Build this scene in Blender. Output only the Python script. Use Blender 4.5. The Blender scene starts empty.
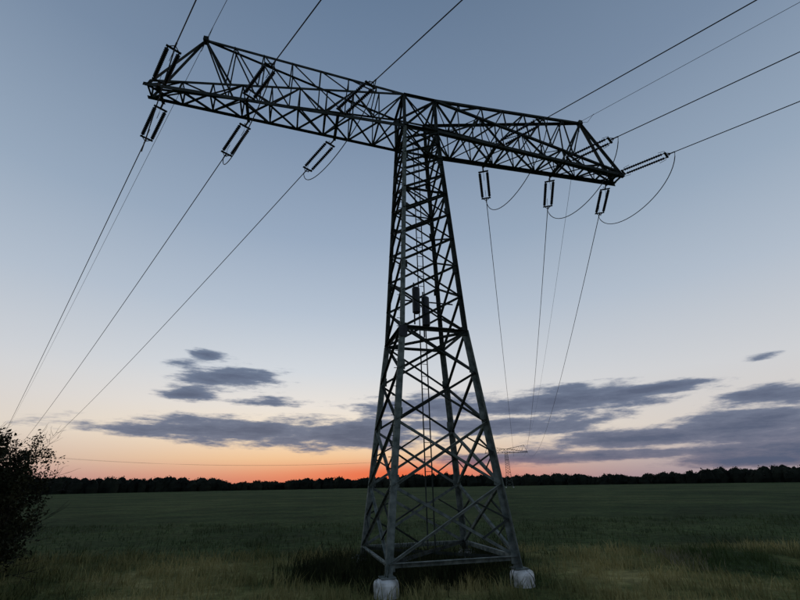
import bpy, math, random
import numpy as np
from mathutils import Vector, Matrix
random.seed(7); rng=np.random.default_rng(7)
scn=bpy.context.scene
scn.view_settings.view_transform='Standard'
try: scn.view_settings.look='None'
except Exception: pass
scn.view_settings.exposure=0

# ---------------------------------------------------------------- constants
F=409.78; PITCH=.4224; ROLL=.0165; HC=2.8
CX,CY=.9596,16.035; ARM=.2623
B0=2.081; ZW=8.20; HW=1.293; H=19.01; HT=.85; L=12.43; T=21.22; HX=1.675; HZ=23.09; ZB=.727
SPAN=275.
def az_el(x,y):
    u=(x-400)/F; v=(300-y)/F
    c,s=math.cos(-ROLL),math.sin(-ROLL)
    u,v=u*c-v*s,u*s+v*c
    X=u;Y=math.cos(PITCH)-v*math.sin(PITCH);Z=math.sin(PITCH)+v*math.cos(PITCH)
    return math.atan2(X,Y),math.atan2(Z,math.hypot(X,Y))
def lin(c,sat=1.0):
    g=.3*c[0]+.59*c[1]+.11*c[2]
    r=[]
    for k in c:
        k=g+(k-g)*sat
        k=k/255.; r.append(k/12.92 if k<=.04045 else ((k+.055)/1.055)**2.4)
    return (r[0],r[1],r[2],1)

# ---------------------------------------------------------------- materials
def newmat(name):
    m=bpy.data.materials.new(name); m.use_nodes=True
    nt=m.node_tree; b=nt.nodes['Principled BSDF']; return m,nt,b
def noise_mat(name,c1,c2,scale,rough=.8,metal=0,detail=3,bump=0,spec=.3,lo=.35,hi=.68):
    m,nt,b=newmat(name)
    tc=nt.nodes.new('ShaderNodeTexCoord'); n=nt.nodes.new('ShaderNodeTexNoise')
    n.inputs['Scale'].default_value=scale; n.inputs['Detail'].default_value=detail
    nt.links.new(tc.outputs['Object'],n.inputs['Vector'])
    r=nt.nodes.new('ShaderNodeValToRGB'); r.color_ramp.elements[0].position=lo; r.color_ramp.elements[1].position=hi
    r.color_ramp.elements[0].color=(*c1,1); r.color_ramp.elements[1].color=(*c2,1)
    nt.links.new(n.outputs['Fac'],r.inputs['Fac']); nt.links.new(r.outputs['Color'],b.inputs['Base Color'])
    b.inputs['Roughness'].default_value=rough; b.inputs['Metallic'].default_value=metal
    b.inputs['Specular IOR Level'].default_value=spec
    if bump:
        bn=nt.nodes.new('ShaderNodeBump'); bn.inputs['Strength'].default_value=bump
        nt.links.new(n.outputs['Fac'],bn.inputs['Height']); nt.links.new(bn.outputs['Normal'],b.inputs['Normal'])
    return m
M_steel=noise_mat('leg_steel_lit_tone',(.075,.092,.082),(.19,.215,.195),5,.85,.0,spec=.12,detail=6)  # lighter copy: skylight on the lower and near members put into the colour
M_steel2=noise_mat('bracing_steel_shaded_tone',(.020,.025,.022),(.055,.064,.058),2.5,.8,.0,spec=.1)  # darker copy of the same steel: shade of the upper tower put into the colour
M_conc=noise_mat('whitewashed_concrete',(.30,.30,.27),(.78,.78,.75),4,.9,bump=.4,detail=6)
M_glaze=noise_mat('insulator_glaze',(.010,.014,.022),(.022,.028,.04),4,.5,spec=.25)
M_wire=noise_mat('weathered_aluminium_wire',(.02,.02,.022),(.04,.04,.045),2,.7)
M_fit=noise_mat('galvanised_fittings',(.025,.028,.03),(.055,.055,.06),6,.7)
M_box=noise_mat('dark_equipment_paint',(.015,.017,.02),(.03,.035,.04),6,.5)
M_bark=noise_mat('bark',(.012,.01,.008),(.03,.025,.018),12,.95)
M_leaf=noise_mat('shrub_leaves',(.010,.013,.006),(.030,.030,.013),1.1,.9,spec=.1)
M_weed=noise_mat('weed_leaves',(.015,.022,.009),(.05,.055,.022),1.1,.9,spec=.1)
M_tree=noise_mat('distant_foliage',(.008,.011,.009),(.022,.026,.018),.08,.95,spec=.05)

# ---------------------------------------------------------------- mesh helper
class MB:
    def __init__(s): s.v=[];s.f=[];s.mi=[];s.cur=0
    def add(s,vs,fs):
        o=len(s.v); s.v.extend([tuple(k) for k in vs]); s.f.extend([tuple(i+o for i in f) for f in fs]); s.mi.extend([s.cur]*len(fs))
    def angle(s,p,q,w,ref=None,t=None):
        p=Vector(p);q=Vector(q);d=(q-p)
        if d.length<1e-4:return
        d.normalize(); t=t or max(.012,w*.12)
        ref=Vector(ref) if ref is not None else Vector((0,0,1))
        if abs(d.dot(ref.normalized()))>.97: ref=Vector((1,.3,0))
        a=(ref-d*ref.dot(d)).normalized(); b=d.cross(a)
        prof=[(0,0),(w,0),(w,t),(t,t),(t,w),(0,w)]
        off=(a+b)*(-w*.3)
        r=[p+off+a*x+b*y for x,y in prof]+[q+off+a*x+b*y for x,y in prof]
        n=6; fs=[(i,(i+1)%n,n+(i+1)%n,n+i) for i in range(n)]+[(5,4,3,0),(3,2,1,0),(6,9,10,11),(6,7,8,9)]
        s.add(r,fs)
    def box(s,c,sx,sy,sz,R=None):
        vs=[]
        for x in(-1,1):
            for y in(-1,1):
                for z in(-1,1):
                    k=Vector((x*sx/2,y*sy/2,z*sz/2)); k=R@k if R else k
                    vs.append(Vector(c)+k)
        s.add(vs,[(0,1,3,2),(4,6,7,5),(0,4,5,1),(2,3,7,6),(0,2,6,4),(1,5,7,3)])
    def tube(s,pts,rad,n=6,cap=True):
        pts=[Vector(p) for p in pts]; rings=[]
        rr=rad if hasattr(rad,'__len__') else [rad]*len(pts)
        for i,p in enumerate(pts):
            d=(pts[min(i+1,len(pts)-1)]-pts[max(i-1,0)]).normalized()
            ref=Vector((0,0,1)) if abs(d.z)<.95 else Vector((1,0,0))
            a=d.cross(ref).normalized(); b=d.cross(a)
            rings.append([p+(a*math.cos(6.28318*k/n)+b*math.sin(6.28318*k/n))*rr[i] for k in range(n)])
        vs=[k for r in rings for k in r]; fs=[]
        for i in range(len(pts)-1):
            for k in range(n):
                fs.append((i*n+k,i*n+(k+1)%n,(i+1)*n+(k+1)%n,(i+1)*n+k))
        if cap:
            fs.append(tuple(range(n-1,-1,-1))); fs.append(tuple((len(pts)-1)*n+k for k in range(n)))
        s.add(vs,fs)
    def mesh(s,name,mat,smooth=False):
        me=bpy.data.meshes.new(name); me.from_pydata(s.v,[],s.f)
        for k in (mat if isinstance(mat,(list,tuple)) else [mat]): me.materials.append(k)
        me.polygons.foreach_set('material_index',s.mi); me.update()
        if smooth:
            for p in me.polygons:p.use_smooth=True
        return me
    def obj(s,name,mat,parent=None,smooth=False):
        o=bpy.data.objects.new(name,s.mesh(name,mat,smooth)); scn.collection.objects.link(o)
        if parent:o.parent=parent
        return o

# ---------------------------------------------------------------- pylon (local frame: x = arm, y = far normal)
def lerp(a,b,t): return Vector(a)+(Vector(b)-Vector(a))*t
def hwid(z):
    if z<=ZW: return B0+(HW-B0)*z/ZW
    if z<=H: return HW+(HT-HW)*(z-ZW)/(H-ZW)
    return HT
CO=[(-1,-1),(1,-1),(1,1),(-1,1)]
def cp(i,z): h=hwid(z); return Vector((CO[i][0]*h,CO[i][1]*h,z))
def build_lattice():
    m=MB()
    for i in range(4):
        ref=Vector((-CO[i][0],0,0))
        m.cur=0
        m.angle(cp(i,.35),cp(i,ZW),.20,ref,.022)
        m.cur=0 if i==0 else 1  # nearest upper leg gets the lit copy, the others the shaded one
        m.angle(cp(i,ZW),cp(i,H),.16,ref,.018); m.cur=1; m.angle(cp(i,H),cp(i,T),.14,ref,.016)
        for z in (ZB,2.9,5.0,6.7,ZW,11.,14.,17.,H):
            m.cur=0 if z<8 else 1
            c=cp(i,z); m.box(c+Vector((-CO[i][0]*.07,CO[i][1]*.012,0)),.26,.014,.34)
            m.box(c+Vector((CO[i][0]*.012,-CO[i][1]*.07,0)),.014,.26,.34)
        m.cur=0; m.box(cp(i,.445),.42,.42,.03)
    low=[ZB,2.75,4.75,6.55,ZW]
    up=[ZW]; z=ZW
    n=9
    for k in range(n): 
        z+= (H-ZW)*(1.28-.07*k)/sum(1.28-.07*j for j in range(n)); up.append(z)
    up[-1]=H
    faces=[(0,1),(1,2),(2,3),(3,0)]
    for (i,j) in faces:
        nrm=Vector((CO[i][0]+CO[j][0],CO[i][1]+CO[j][1],0)).normalized()
        for k in range(len(low)-1):
            m.cur=0 if (k<2) else 1
            a,b=low[k],low[k+1]
            w=.095 if k<2 else .085
            p1,p2,q1,q2=cp(i,a),cp(j,b),cp(j,a),cp(i,b)
            m.angle(p1+nrm*.02,p2+nrm*.02,w,nrm); m.angle(q1-nrm*.03,q2-nrm*.03,w,nrm)
            if k<2:
                x=lerp(p1,p2,.5); m.cur=1
                for (c0,e0,e1) in ((i,p1,q2),(j,q1,p2)):
                    leg=cp(c0,(a+b)/2)
                    m.angle(leg,lerp(e0,x,.5),.05,nrm); m.angle(leg,lerp(e1,x,.5),.05,nrm)
        m.cur=1
        for k in range(len(up)-1):
            a,b=up[k],up[k+1]
            m.angle(cp(i,a)+nrm*.02,cp(j,b)+nrm*.02,.085,nrm); m.angle(cp(j,a)-nrm*.02,cp(i,b)-nrm*.02,.085,nrm)
        for z,w in ((ZB,.13),(ZW,.13),(up[5],.08),(H,.15),(T,.12)):
            m.cur=0 if z==ZB else 1
            m.angle(cp(i,z),cp(j,z),w,nrm)
        m.cur=1
        m.angle(cp(i,H),cp(j,T),.09,nrm); m.angle(cp(j,H),cp(i,T),.09,nrm)
    for z in (ZB,ZW,up[5],H,T):
        m.angle(cp(0,z),cp(2,z),.09); m.angle(cp(1,z)-Vector((0,0,.05)),cp(3,z)-Vector((0,0,.05)),.09)
    WT=.36
    for s in(-1,1):
        def bot(side,x):
            f=(x-HT)/(L-HT); return Vector((s*x,side*(HT+(WT-HT)*f),H))
        def top(side,x):
            f=(x-HT)/(L-HT); return Vector((s*x,side*(HT+(WT*.6-HT)*f),T+(H+.42-T)*f))
        horn=Vector((s*(L-HX),0,HZ))
        def ridge(side,x):
            f=(x-HT)/(L-HX-HT); return Vector((s*x,side*(HT*(1-f)+.06*f),T+(HZ-T)*f))
        N=9; xs=[HT+(L-HT)*k/N for k in range(N+1)]
        for sd in(-1,1):
            m.angle(bot(sd,HT),bot(sd,L+.15),.18,(0,-sd,0),.02); m.angle(top(sd,HT),top(sd,L),.12,(0,-sd,0),.014)
            m.angle(ridge(sd,HT),horn,.13,(0,-sd,0),.014)
            for k in range(N):
                a,b=xs[k],xs[k+1]
                if k%2: m.angle(bot(sd,a),top(sd,b),.085,(0,sd,0))
                else: m.angle(top(sd,a),bot(sd,b),.085,(0,sd,0))
                m.angle(bot(sd,b),top(sd,b),.06,(0,sd,0))
            rs=[HT+(L-HX-HT)*k/7 for k in range(8)]
            for k in range(1,7):
                m.angle(ridge(sd,rs[k]),top(sd,rs[k]),.06,(0,sd,0))
                m.angle(top(sd,rs[k]),ridge(sd,rs[k+1]),.075,(0,sd,0))
            m.angle(horn,bot(sd,L),.13,(0,sd,0))
            m.angle(horn,top(sd,L-2*HX),.08,(0,sd,0))
        for k in range(N+1):
            m.angle(bot(-1,xs[k]),bot(1,xs[k]),.08)
            if k: m.angle(top(-1,xs[k]),top(1,xs[k]),.055)
            if k<N:
                m.angle(bot(-1,xs[k]),bot(1,xs[k+1]),.07); m.angle(bot(1,xs[k])-Vector((0,0,.03)),bot(-1,xs[k+1])-Vector((0,0,.03)),.07)
                sg=1 if k%2 else -1
                m.angle(top(sg,xs[k]),top(-sg,xs[k+1]),.05)
        for k in range(1,7):
            r=HT+(L-HX-HT)*k/7; m.angle(ridge(-1,r),ridge(1,r),.05)
        for x in (L/3,2*L/3,L-.45):
            m.angle(bot(-1,x)+Vector((0,-.12,-.08)),bot(1,x)+Vector((0,.12,-.08)),.14)
        m.box(horn,.22,.3,.26)
    z=2.6
    while z<H:
        c=cp(2,z); m.box(c+Vector((.07,.1,0)),.02,.2,.02); z+=.33
    z=2.6
    while z<H:
        c=cp(0,z); m.box(c+Vector((-.1,-.02,0)),.2,.02,.02); z+=.33
    for dx in(-.13,.13):
        m.angle((dx,.1,.8),(dx,.1,H),.035)
    z=1.2
    while z<H: m.box((0,.115,z),.26,.02,.02); z+=.5
    return m.mesh('lattice_steelwork',[M_steel,M_steel2])
def build_found():
    m=MB()
    for i in range(4):
        c=cp(i,0); n=16
        prof=[(.36,-.3),(.355,.30),(.33,.37),(.26,.41),(.0,.43)]
        vs=[];fs=[]
        for r,z in prof:
            for k in range(n):
                a=6.28318*k/n; vs.append((c.x+r*math.cos(a),c.y+r*math.sin(a),z))
        for j in range(len(prof)-1):
            for k in range(n): fs.append((j*n+k,j*n+(k+1)%n,(j+1)*n+(k+1)%n,(j+1)*n+k))
        m.add(vs,fs)
    return m.mesh('concrete_footings',M_conc)
ME_L=build_lattice(); ME_F=build_found()
def pylon(x,y,rot):
    e=bpy.data.objects.new('lattice_electricity_pylon',None); scn.collection.objects.link(e)
    e.location=(x,y,0); e.rotation_euler=(0,0,rot)
    for nm,me in(('lattice_steelwork',ME_L),('concrete_footings',ME_F)):
        o=bpy.data.objects.new(nm,me); scn.collection.objects.link(o); o.parent=e
    return e
main=pylon(CX,CY,ARM)
RM=Matrix.Rotation(ARM,3,'Z')
def W(p): return RM@Vector(p)+Vector((CX,CY,0))

AZL=math.radians(-43.6)
dL=Vector((math.sin(AZL),math.cos(AZL),0)); C0=Vector((CX,CY,0))
azR,_=az_el(508,470); dR=Vector((math.sin(azR),math.cos(azR),0))
PR=dR*270; rotR=-azR
azL,_=az_el(12,480)
PL=Vector((300*math.sin(azL),300*math.cos(azL),0)); rotL=-azL
PN=C0-dL*SPAN; rotN=-AZL
pr=pylon(PR.x,PR.y,rotR); pl=pylon(PL.x,PL.y,rotL); pn=pylon(PN.x,PN.y,rotN)
def at(P,rot,s,z=H): return Vector((P.x+s*math.cos(rot),P.y+s*math.sin(rot),z))

# ---------------------------------------------------------------- insulators, conductors, jumpers
def wire_pts(a,b,sag,n=70):
    return [lerp(a,b,(k/n))-Vector((0,0,4*sag*(k/n)*(1-k/n))) for k in range(n+1)]
ins=MB(); fit=MB(); jump=MB()
def insul_set(a,dirv,Ln=1.95,gap=.42):
    d=dirv.normalized(); side=d.cross(Vector((0,0,1))).normalized(); up=side.cross(d)
    st=a+d*.32
    fit.tube([a,st],.04)
    e=st+d*(Ln+.2)
    for yk in(st,e):
        R=Matrix((side,d,up)).transposed()
        fit.box(yk,gap+.14,.10,.03,R)
    for s in(-1,1):
        p0=st+side*s*gap/2; p1=e+side*s*gap/2
        fit.tube([p0,p0+d*.14],.025); fit.tube([p1-d*.14,p1],.025)
        n=17; pts=[];rr=[]
        for k in range(n):
            c=p0+d*(.12+(Ln-.04)*k/n); stp=(Ln-.04)/n
            pts+= [c,c+d*stp*.35,c+d*stp*.45,c+d*stp*.75]; rr+=[.045,.055,.088,.045]
        ins.tube(pts,rr,8)
    for c,sg in((st,1),(e,-1)):
        for q in(-1,1):
            fit.tube([c,c+up*.28*q+d*.05*sg,c+up*.33*q+d*.35*sg],.012,5)
    end=e+d*.4
    fit.tube([e,end],.032)
    fit.tube([e+side*gap/2,e+d*.22],.02); fit.tube([e-side*gap/2,e+d*.22],.02)
    return end
lines={}
def line(name): 
    if name not in lines: lines[name]=MB()
    return lines[name]
SAG_N,SAG_L,SAG_R=7.,7.5,7.
def hw_at(x): return HT+(.36-HT)*(abs(x)-HT)/(L-HT)
for s in(-L+.45,-2*L/3,-L/3,L/3,2*L/3,L-.45):
    hw=hw_at(s)+.1
    near=W((s,-hw,H-.12)); far=W((s,hw,H-.12))
    tn=at(PN,rotN,s)
    dn=(tn-near); dv=dn.normalized()-Vector((0,0,4*SAG_N/dn.length))
    en=insul_set(near,dv)
    line('near').tube(wire_pts(en,tn,SAG_N,90),.023,5)
    if s<0: tf=at(PL,rotL,s); sg=SAG_L
    else: tf=at(PR,rotR,s); sg=SAG_R
    df=tf-far; dv=df.normalized()-Vector((0,0,4*sg/df.length))
    ef=insul_set(far,dv)
    line('L' if s<0 else 'R').tube(wire_pts(ef,tf,sg,90),.023,5)
    p0,p3=en,ef; drop=2.3+.25*math.sin(s*3.1)
    c1=p0+Vector((0,0,-drop))+ (p3-p0)*.08; c2=p3+Vector((0,0,-drop))+(p0-p3)*.08
    pts=[]
    for k in range(25):
        t=k/24; pts.append(p0*(1-t)**3+c1*3*t*(1-t)**2+c2*3*t*t*(1-t)+p3*t**3)
    jump.tube(pts,.022,6)
for s in(-1,1):
    horn=W((s*(L-HX),0,HZ+.1))
    line('earth').tube(wire_pts(horn,at(PN,rotN,s*(L-HX),HZ),5,80),.012,5)
    tf=at(PL,rotL,-(L-HX),HZ) if s<0 else at(PR,rotR,(L-HX),HZ)
    line('earth').tube(wire_pts(horn,tf,5,80),.012,5)
    for q in(-1,1):
        c=horn+ (dL if s<0 else dR)*.9 if q>0 else horn-dL*.9
        fit.tube([horn,lerp(horn,c,.5)-Vector((0,0,.35)),c-Vector((0,0,.02))],.012,5)
for nm in('near','L','R','earth'):
    lines[nm].obj('overhead_conductors' if nm!='earth' else 'overhead_earth_wires',M_wire,None,True)
cc=MB()
for s in(L/3,2*L/3,L):
    cc.tube(wire_pts(at(PL,rotL,s),at(PR,rotR,-s),5.5,60),.018,5)
cc.obj('overhead_conductors',M_wire)
for mb,nm,mt in((ins,'insulator_strings',M_glaze),(fit,'line_fittings',M_fit),(jump,'jumper_loops',M_wire)):
    o=mb.obj(nm,mt,None,nm!='line_fittings')
    o.parent=main; bpy.context.view_layer.update(); o.matrix_parent_inverse=main.matrix_world.inverted()
eq=MB()
for (x,y,z,h) in ((-.55,-.85,9.55,1.15),(-.12,-.72,9.15,1.3)):
    eq.tube([(x,y,z-h/2),(x,y,z-h/2+.05),(x,y,z+h/2-.05),(x,y,z+h/2)],[.10,.16,.16,.10],12)
    eq.box((x,y+.17,z),.06,.22,.06); eq.box((x,y+.28,z),.05,.05,h+.7)
eq.angle((-1.2,-.42,9.7),(1.2,-.42,9.7),.06); eq.angle((-1.2,-.42,8.6),(1.2,-.42,8.6),.06)
eq.obj('mounted_equipment',M_box,main)
sg=MB(); sg.box((-1.27,-1.42,8.0),.32,.012,.42); sg.obj('number_plate',M_box,main)

# ---------------------------------------------------------------- ground
def grid_ground():
    rs=[0]+list(np.geomspace(3,9000,70)); n=120
    vs=[(0,0,0)];fs=[]
    for r in rs[1:]:
        for k in range(n):
            a=6.28318530718*k/n; vs.append((r*math.sin(a),r*math.cos(a),0))
    for k in range(n): fs.append((0,1+(k+1)%n,1+k))
    for j in range(len(rs)-2):
        for k in range(n):
            a=1+j*n+k;b=1+j*n+(k+1)%n; fs.append((a,b,b+n,a+n))
    return vs,fs
m,nt,b=newmat('field_ground')
N=nt.nodes.new; Lk=nt.links.new
tc=N('ShaderNodeTexCoord')
def noise(scale,detail=4,vec=None,rough=.6):
    n=N('ShaderNodeTexNoise'); n.inputs['Scale'].default_value=scale; n.inputs['Detail'].default_value=detail; n.inputs['Roughness'].default_value=rough
    Lk(vec or tc.outputs['Object'],n.inputs['Vector']); return n.outputs['Fac']
def ramp(fac,stops):
    r=N('ShaderNodeValToRGB'); e=r.color_ramp.elements
    while len(e)<len(stops): e.new(.5)
    for k,(p,c) in enumerate(stops): e[k].position=p; e[k].color=(*c,1)
    Lk(fac,r.inputs['Fac']); return r.outputs['Color']
def mix(f,a,c,bt='MIX'):
    x=N('ShaderNodeMix'); x.data_type='RGBA'; x.blend_type=bt
    if isinstance(f,float): x.inputs[0].default_value=f
    else: Lk(f,x.inputs[0])
    Lk(a,x.inputs[6]); Lk(c,x.inputs[7]); return x.outputs[2]
crop=ramp(noise(.035,7,rough=.68),[(.33,(.026,.042,.017)),(.5,(.046,.068,.026)),(.66,(.080,.098,.040))])
pat=ramp(noise(.16,5,rough=.7),[(.34,(.55,.55,.55)),(.66,(1.4,1.4,1.3))])
crop=mix(.8,crop,pat,'MULTIPLY')
fineN=noise(1.8,5,rough=.75)
fine=ramp(fineN,[(.3,(.35,.35,.35)),(.7,(1.7,1.7,1.6))])
crop=mix(.85,crop,fine,'MULTIPLY')
verge=ramp(noise(.20,5),[(.38,(.035,.055,.018)),(.5,(.13,.135,.048)),(.62,(.30,.26,.11))])
verge=mix(.85,verge,fine,'MULTIPLY')
sep=N('ShaderNodeSeparateXYZ'); Lk(tc.outputs['Object'],sep.inputs[0])
ad=N('ShaderNodeMath'); ad.operation='MULTIPLY_ADD'; Lk(noise(.12,3),ad.inputs[0]); ad.inputs[1].default_value=12; Lk(sep.outputs['Y'],ad.inputs[2])
mr=N('ShaderNodeMapRange'); mr.inputs['From Min'].default_value=22; mr.inputs['From Max'].default_value=30; Lk(ad.outputs[0],mr.inputs['Value'])
col=mix(mr.outputs[0],verge,crop)
Lk(col,b.inputs['Base Color']); b.inputs['Roughness'].default_value=1; b.inputs['Specular IOR Level'].default_value=.05
bp=N('ShaderNodeBump'); bp.inputs['Strength'].default_value=.9; bp.inputs['Distance'].default_value=.3; Lk(fineN,bp.inputs['Height']); Lk(bp.outputs['Normal'],b.inputs['Normal'])
gm=MB(); v,f=grid_ground(); gm.add(v,f); g=gm.obj('field_ground',m)

# ---------------------------------------------------------------- grass
def blades(name,pts,hmin,hmax,w,mat,lean=.5):
    n=len(pts); a=rng.uniform(0,6.283,n); h=rng.uniform(hmin,hmax,n)*pts[:,2]; l=rng.uniform(.1,lean,n)*h; la=rng.uniform(0,6.283,n)
    ww=w*rng.uniform(.6,1.4,n)
    base=np.stack([pts[:,0],pts[:,1],np.zeros(n)-.02],1)
    dx=np.stack([np.cos(a)*ww,np.sin(a)*ww,np.zeros(n)],1)
    mid=base+np.stack([np.cos(la)*l*.35,np.sin(la)*l*.35,h*.6],1)
    tip=base+np.stack([np.cos(la)*l,np.sin(la)*l,h],1)
    V=np.stack([base-dx,base+dx,mid+dx*.7,mid-dx*.7,tip],1).reshape(-1,3)
    idx=np.arange(n)*5
    me=bpy.data.meshes.new(name)
    me.vertices.add(len(V)); me.vertices.foreach_set('co',V.ravel())
    loops=np.stack([idx,idx+1,idx+2,idx+3,idx+3,idx+2,idx+4],1).ravel()
    me.loops.add(len(loops)); me.loops.foreach_set('vertex_index',loops)
    ls=np.stack([np.arange(n)*7,np.arange(n)*7+4],1).ravel()
    me.polygons.add(2*n); me.polygons.foreach_set('loop_start',ls)
    me.update(calc_edges=True); me.validate()
    me.materials.append(mat); o=bpy.data.objects.new(name,me); scn.collection.objects.link(o); return o
def clumpy(n,x0,x1,y0,y1,nc,spread):
    cx=rng.uniform(x0,x1,nc); cy=rng.uniform(y0,y1,nc); ch=rng.uniform(.4,1.5,nc)**1.3
    k=rng.integers(0,nc,n)
    return np.stack([cx[k]+rng.normal(0,spread,n),cy[k]+rng.normal(0,spread,n),ch[k]],1)
M_g1=noise_mat('verge_grass',(.05,.075,.025),(.36,.31,.13),.20,.9,detail=5,spec=.1,lo=.38,hi=.62)
M_g3=noise_mat('crop_leaves',(.03,.045,.018),(.08,.10,.04),.3,.9,detail=4,spec=.1)
blades('verge_grass',clumpy(46000,-20,24,10.5,21.5,1500,.24),.10,.38,.011,M_g1,.8)
blades('field_crop',clumpy(20000,-36,42,20,38,2200,.35),.08,.28,.014,M_g3,.8)
def weed_pts():
    P=[]
    for cx,cy,r,n in((CX-3.2,CY+.3,1.3,1900),(CX-1.2,CY+1.4,1.5,2200),(CX,CY,1.8,2400),(CX+2.2,CY+2.0,.9,1000),(CX-1.5,CY-2.2,.6,300)):
        P.append(np.stack([rng.normal(cx,r*.6,n),rng.normal(cy,r*.5,n),rng.uniform(.6,1.4,n)],1))
    return np.concatenate(P)
blades('tall_weeds',weed_pts(),.35,.85,.012,M_weed,.6)
M_g2=noise_mat('dry_grass',(.14,.13,.08),(.30,.27,.18),.8,.9,spec=.1)
P=[]
for x,y in((684,565),(694,560),(676,560),(700,570),(662,556)):
    a,e=az_el(x,y); d=HC/math.tan(-e)
    P.append(np.stack([rng.normal(d*math.sin(a),.3,60),rng.normal(d*math.cos(a),.3,60),rng.uniform(.6,1.2,60)],1))
blades('dry_grass',np.concatenate(P),.2,.45,.010,M_g2,.5)

# ---------------------------------------------------------------- leaf cloud helper
def leafcloud(name,C,S,mat,parent=None):
    n=len(C); a=rng.normal(size=(n,3)); a/=np.linalg.norm(a,axis=1)[:,None]
    b_=np.cross(a,rng.normal(size=(n,3))); b_/=np.linalg.norm(b_,axis=1)[:,None]
    S=S[:,None]
    V=np.stack([C-a*S,C+b_*S*.55,C+a*S,C-b_*S*.55],1).reshape(-1,3)
    me=bpy.data.meshes.new(name); me.vertices.add(4*n); me.vertices.foreach_set('co',V.ravel())
    me.loops.add(4*n); me.loops.foreach_set('vertex_index',np.arange(4*n)); me.polygons.add(n); me.polygons.foreach_set('loop_start',np.arange(n)*4)
    me.update(calc_edges=True); me.materials.append(mat)
    o=bpy.data.objects.new(name,me); scn.collection.objects.link(o)
    if parent:o.parent=parent
    return o
Cs=[];Ss=[]; core=MB()
def wood_h(az):
    h=8.3+1.5*math.sin(az*.13+1)+.9*math.sin(az*.41)+.6*math.sin(az*1.3)
    if az<-22: h+=2.2
    if az>22: h+=.12*(az-22)
    return h
az=-80.
while az<80:
    d=rng.uniform(395,440); a=math.radians(az)
    hh=(wood_h(az)+rng.uniform(-1.2,1.5))*d/410
    cx,cy=d*math.sin(a),d*math.cos(a); wv=rng.uniform(3.,5.5)
    n=90
    u=rng.normal(size=(n,3)); u/=np.linalg.norm(u,axis=1)[:,None]; r=rng.uniform(.7,1.06,n)[:,None]
    Cs.append(u*r*np.array([wv,wv*.8,hh*.5])+np.array([cx,cy,hh*.5])); Ss.append(rng.uniform(.4,.9,n))
    vs=[];fs=[];m_=8
    prof=[(.85,0),(.95,.3),(.85,.6),(.5,.86),(.05,.94)]
    for j,(pr_,z) in enumerate(prof):
        for k in range(m_):
            q=6.28318*k/m_; rr=pr_*wv*rng.uniform(.8,1.15); vs.append((cx+rr*math.cos(q),cy+rr*math.sin(q),z*hh*rng.uniform(.93,1.05)))
    for j in range(4):
        for k in range(m_): fs.append((j*m_+k,j*m_+(k+1)%m_,(j+1)*m_+(k+1)%m_,(j+1)*m_+k))
    core.add(vs,fs)
    az+=rng.uniform(.22,.45)
tl=core.obj('distant_treeline',M_tree)
leafcloud('treeline_foliage',np.concatenate(Cs),np.concatenate(Ss),M_tree,tl)

# ---------------------------------------------------------------- shrubs on the left
def shrub(cx,cy,hgt,seed,name='hawthorn_bush',nleaf=26):
    r=random.Random(seed); wood=MB(); tips=[]
    def grow(p,d,ln,rd,lev):
        pts=[p];dd=d.copy();rr=[rd]
        for k in range(5):
            dd=(dd+Vector((r.gauss(0,.16),r.gauss(0,.16),r.gauss(.03,.12)))).normalized()
            p=p+dd*ln/5; pts.append(p); rr.append(rd*(1-.13*(k+1)))
        wood.tube(pts,rr,4 if lev<2 else 3,False)
        if lev>=2:
            for q in pts[1:]:
                out=math.hypot(q.x-cx,q.y-cy)/(hgt*.5)+max(0,q.z/hgt-.72)*2
                if r.random()>max(0,out-.5)*1.3: tips.append(q)
        if lev<4:
            for k in range(3 if lev else 4):
                i=r.randint(2,5); nd=(dd+Vector((r.gauss(0,.65),r.gauss(0,.65),r.gauss(.1,.45)))).normalized()
                grow(pts[i],nd,ln*r.uniform(.55,.8),max(.008,rr[i]*.6),lev+1)
    for k in range(9):
        a=r.uniform(0,6.28); o=Vector((math.cos(a),math.sin(a),0))
        grow(Vector((cx,cy,0))+o*.4*r.random(),(o*r.uniform(.15,.85)+Vector((0,0,1))).normalized(),hgt*.42,.06,0)
    e=bpy.data.objects.new(name,None); scn.collection.objects.link(e)
    wood.obj('branches',M_bark,e)
    tp=np.array([tuple(t) for t in tips]); k=rng.integers(0,len(tp),len(tp)*nleaf//2)
    C=tp[k]+rng.normal(0,.12,(len(k),3))
    ns=16000; u=rng.normal(size=(ns,3)); u/=np.linalg.norm(u,axis=1)[:,None]
    rr=rng.uniform(.35,1.0,ns)[:,None]*(1+.18*np.sin(u[:,:1]*9+seed)+.15*np.sin(u[:,2:]*11+u[:,1:2]*7))
    S_=u*rr*np.array([hgt*.29,hgt*.29,hgt*.34])+np.array([cx,cy,hgt*.27])
    C=np.concatenate([C,S_]); C=C[C[:,2]>.03]
    leafcloud('leaves',C,rng.uniform(.03,.075,len(C)),M_leaf,e)
    return e
for (x,y,hg,sd) in((-12.7,10.9,5.4,1),(-15.0,13.6,5.7,2),(-11.1,8.6,3.9,3),(-17.9,17.4,5.6,4)):
    shrub(x,y,hg,sd)

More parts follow.
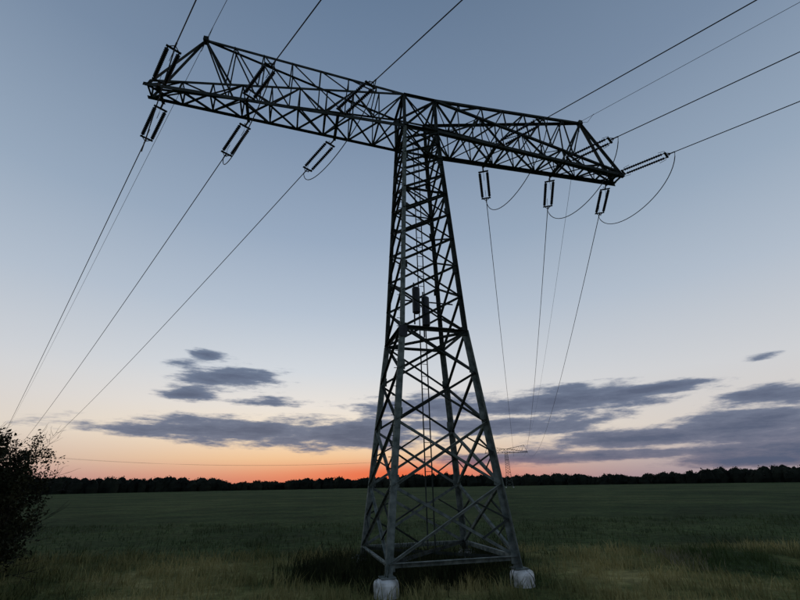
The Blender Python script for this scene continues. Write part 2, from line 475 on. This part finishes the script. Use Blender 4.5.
# ---------------------------------------------------------------- world
w=bpy.data.worlds.new('World'); scn.world=w; w.use_nodes=True; nt=w.node_tree
try: w.cycles.sampling_method='NONE'
except Exception: pass
for n_ in list(nt.nodes): nt.nodes.remove(n_)
N=nt.nodes.new; Lk=nt.links.new
out=N('ShaderNodeOutputWorld'); bg=N('ShaderNodeBackground')
tc=N('ShaderNodeTexCoord'); sep=N('ShaderNodeSeparateXYZ'); Lk(tc.outputs['Generated'],sep.inputs[0])
def M(op,a,b_=None,c=None):
    n=N('ShaderNodeMath'); n.operation=op
    for i,x in enumerate((a,b_,c)):
        if x is None: continue
        if isinstance(x,(int,float)): n.inputs[i].default_value=x
        else: Lk(x,n.inputs[i])
    return n.outputs[0]
def VM(op,a,b_=None):
    n=N('ShaderNodeVectorMath'); n.operation=op
    for i,x in enumerate((a,b_)):
        if x is None: continue
        if isinstance(x,tuple): n.inputs[i].default_value=x
        else: Lk(x,n.inputs[i])
    return n
el=M('ARCSINE',sep.outputs['Z']); azn=M('ARCTAN2',sep.outputs['X'],sep.outputs['Y'])
el90=M('DIVIDE',el,math.pi/2)
def eramp(stops,sat=.88):
    r=N('ShaderNodeValToRGB'); e=r.color_ramp.elements
    while len(e)<len(stops): e.new(.5)
    for k,(p,c) in enumerate(stops): e[k].position=p/90.; e[k].color=lin(c,sat)
    Lk(el90,r.inputs['Fac']); return r.outputs['Color']
warm=eramp([(0,(216,120,94)),(1.2,(230,150,112)),(3.2,(244,198,150)),(6,(247,226,196)),(9.5,(234,226,217)),(14,(211,216,222)),(22,(181,194,210)),(32,(152,170,193)),(47,(120,141,168)),(63,(97,119,147)),(90,(80,101,130))],.97)
cool=eramp([(0,(146,138,152)),(2.5,(184,174,176)),(6,(214,206,200)),(12,(206,208,212)),(22,(176,189,205)),(32,(149,168,190)),(47,(118,139,166)),(63,(96,118,146)),(90,(80,101,130))],.9)
saz,_=az_el(425,478); gaz,_=az_el(310,470)
da=M('DIVIDE',M('SUBTRACT',azn,gaz),.52)
gw=M('EXPONENT',M('MULTIPLY',M('MULTIPLY',da,da),-1.0))
def cmix(f,a,c,bt='MIX'):
    x=N('ShaderNodeMix'); x.data_type='RGBA'; x.blend_type=bt
    if isinstance(f,float): x.inputs[0].default_value=f
    else: Lk(f,x.inputs[0])
    for i,k in((6,a),(7,c)):
        if isinstance(k,tuple): x.inputs[i].default_value=k
        else: Lk(k,x.inputs[i])
    return x.outputs[2]
front=cmix(gw,cool,warm)
back=eramp([(0,(120,124,142)),(8,(140,148,166)),(25,(135,152,176)),(50,(110,131,158)),(90,(80,101,130))],.9)
cosd=M('COSINE',M('SUBTRACT',azn,gaz))
bf=N('ShaderNodeMapRange'); bf.interpolation_type='SMOOTHSTEP'; bf.inputs['From Min'].default_value=.15; bf.inputs['From Max'].default_value=-.6; Lk(cosd,bf.inputs['Value'])
sky=cmix(bf.outputs[0],front,back)
cv=N('ShaderNodeCombineXYZ'); Lk(azn,cv.inputs[0]); Lk(el,cv.inputs[1]); P2=cv.outputs[0]
def gauss(x,y,hx,hy,k=-1.):
    a0,e0=az_el(x,y); a1,_=az_el(x+hx,y); _,e2=az_el(x,y-hy)
    v=VM('MULTIPLY',VM('SUBTRACT',P2,(a0,e0,0)).outputs[0],(1/abs(a1-a0),1/abs(e2-e0),0)).outputs[0]
    return M('EXPONENT',M('MULTIPLY',VM('DOT_PRODUCT',v,v).outputs['Value'],k))
def nz(sc,loc,det):
    mpw=N('ShaderNodeMapping'); mpw.inputs['Scale'].default_value=sc; mpw.inputs['Location'].default_value=loc; Lk(P2,mpw.inputs['Vector'])
    n1=N('ShaderNodeTexNoise'); n1.noise_dimensions='2D'; n1.inputs['Scale'].default_value=1.; n1.inputs['Detail'].default_value=det; n1.inputs['Roughness'].default_value=.64; Lk(mpw.outputs[0],n1.inputs['Vector']); return n1.outputs['Fac']
nA=nz((8,42,1),(1.3,2.1,0),8)
ell=[(140,429,80,7,1.05),(255,431,115,14,1.2),(360,434,95,15,1.2),(206,355,18,6,.9),(230,377,52,15,1.0),(190,394,30,9,.9),(268,401,34,6,.9),
     (430,408,80,13,1.15),(560,401,115,13,1.3),(655,389,60,7,1.15),(490,427,130,10,1.15),(640,438,130,10,1.25),(745,427,105,16,1.4),(775,395,78,11,1.25),(570,457,200,7,1.1),(760,455,125,14,1.35),(760,357,24,4,.85),(905,425,110,40,1.2)]
tot=None
for (x,y,hx,hy,st) in ell:
    g_=M('MULTIPLY',gauss(x,y,hx,hy,-.9),st)
    tot=g_ if tot is None else M('MAXIMUM',tot,g_)
dens=M('ADD',tot,M('MULTIPLY',M('SUBTRACT',nA,.5),1.9))
dens=M('MULTIPLY',dens,M('MINIMUM',M('MULTIPLY',tot,5),1))
mr=N('ShaderNodeMapRange'); mr.interpolation_type='SMOOTHSTEP'; mr.inputs['From Min'].default_value=.26; mr.inputs['From Max'].default_value=.78; Lk(dens,mr.inputs['Value'])
cfac=M('MULTIPLY',mr.outputs[0],.94)
ccol=eramp([(0,(140,120,128)),(3,(124,124,142)),(6,(112,122,146)),(11,(106,120,146)),(20,(116,133,158)),(90,(112,128,152))],.95)
thick=N('ShaderNodeMapRange'); thick.inputs['From Min'].default_value=.5; thick.inputs['From Max'].default_value=1.3; Lk(dens,thick.inputs['Value'])
ccol2=cmix(thick.outputs[0],ccol,lin((76,88,114)))
sky=cmix(cfac,sky,ccol2)
sky=cmix(M('MULTIPLY',gauss(400,475,95,11),.85),sky,lin((240,104,60)))
below=N('ShaderNodeMapRange'); below.inputs['From Min'].default_value=-.01; below.inputs['From Max'].default_value=-.03; Lk(el,below.inputs['Value'])
sky=cmix(below.outputs[0],sky,(.02,.025,.02,1))
Lk(sky,bg.inputs['Color']); bg.inputs['Strength'].default_value=1.0
Lk(bg.outputs[0],out.inputs['Surface'])
sd=bpy.data.lights.new('sun','SUN'); sd.energy=.1; sd.angle=math.radians(2); sd.color=(1,.5,.3)
so=bpy.data.objects.new('sun',sd); scn.collection.objects.link(so)
dv=Vector((math.sin(saz)*math.cos(.01),math.cos(saz)*math.cos(.01),math.sin(.0105)))
so.rotation_euler=dv.to_track_quat('Z','Y').to_euler(); so.location=(0,60,40)

# ---------------------------------------------------------------- camera
cd=bpy.data.cameras.new('camera'); cam=bpy.data.objects.new('camera',cd); scn.collection.objects.link(cam)
cd.sensor_width=36; cd.lens=F/800*36; cd.clip_end=20000; cd.clip_start=.05
ex=Vector((1,0,0)); ey=Vector((0,-math.sin(PITCH),math.cos(PITCH))); ez=ex.cross(ey)
c,s=math.cos(ROLL),math.sin(ROLL)
nx=ex*c-ey*s; ny=ex*s+ey*c
cam.matrix_world=Matrix.Translation((0,0,HC))@Matrix((nx,ny,ez)).transposed().to_4x4()
scn.camera=cam
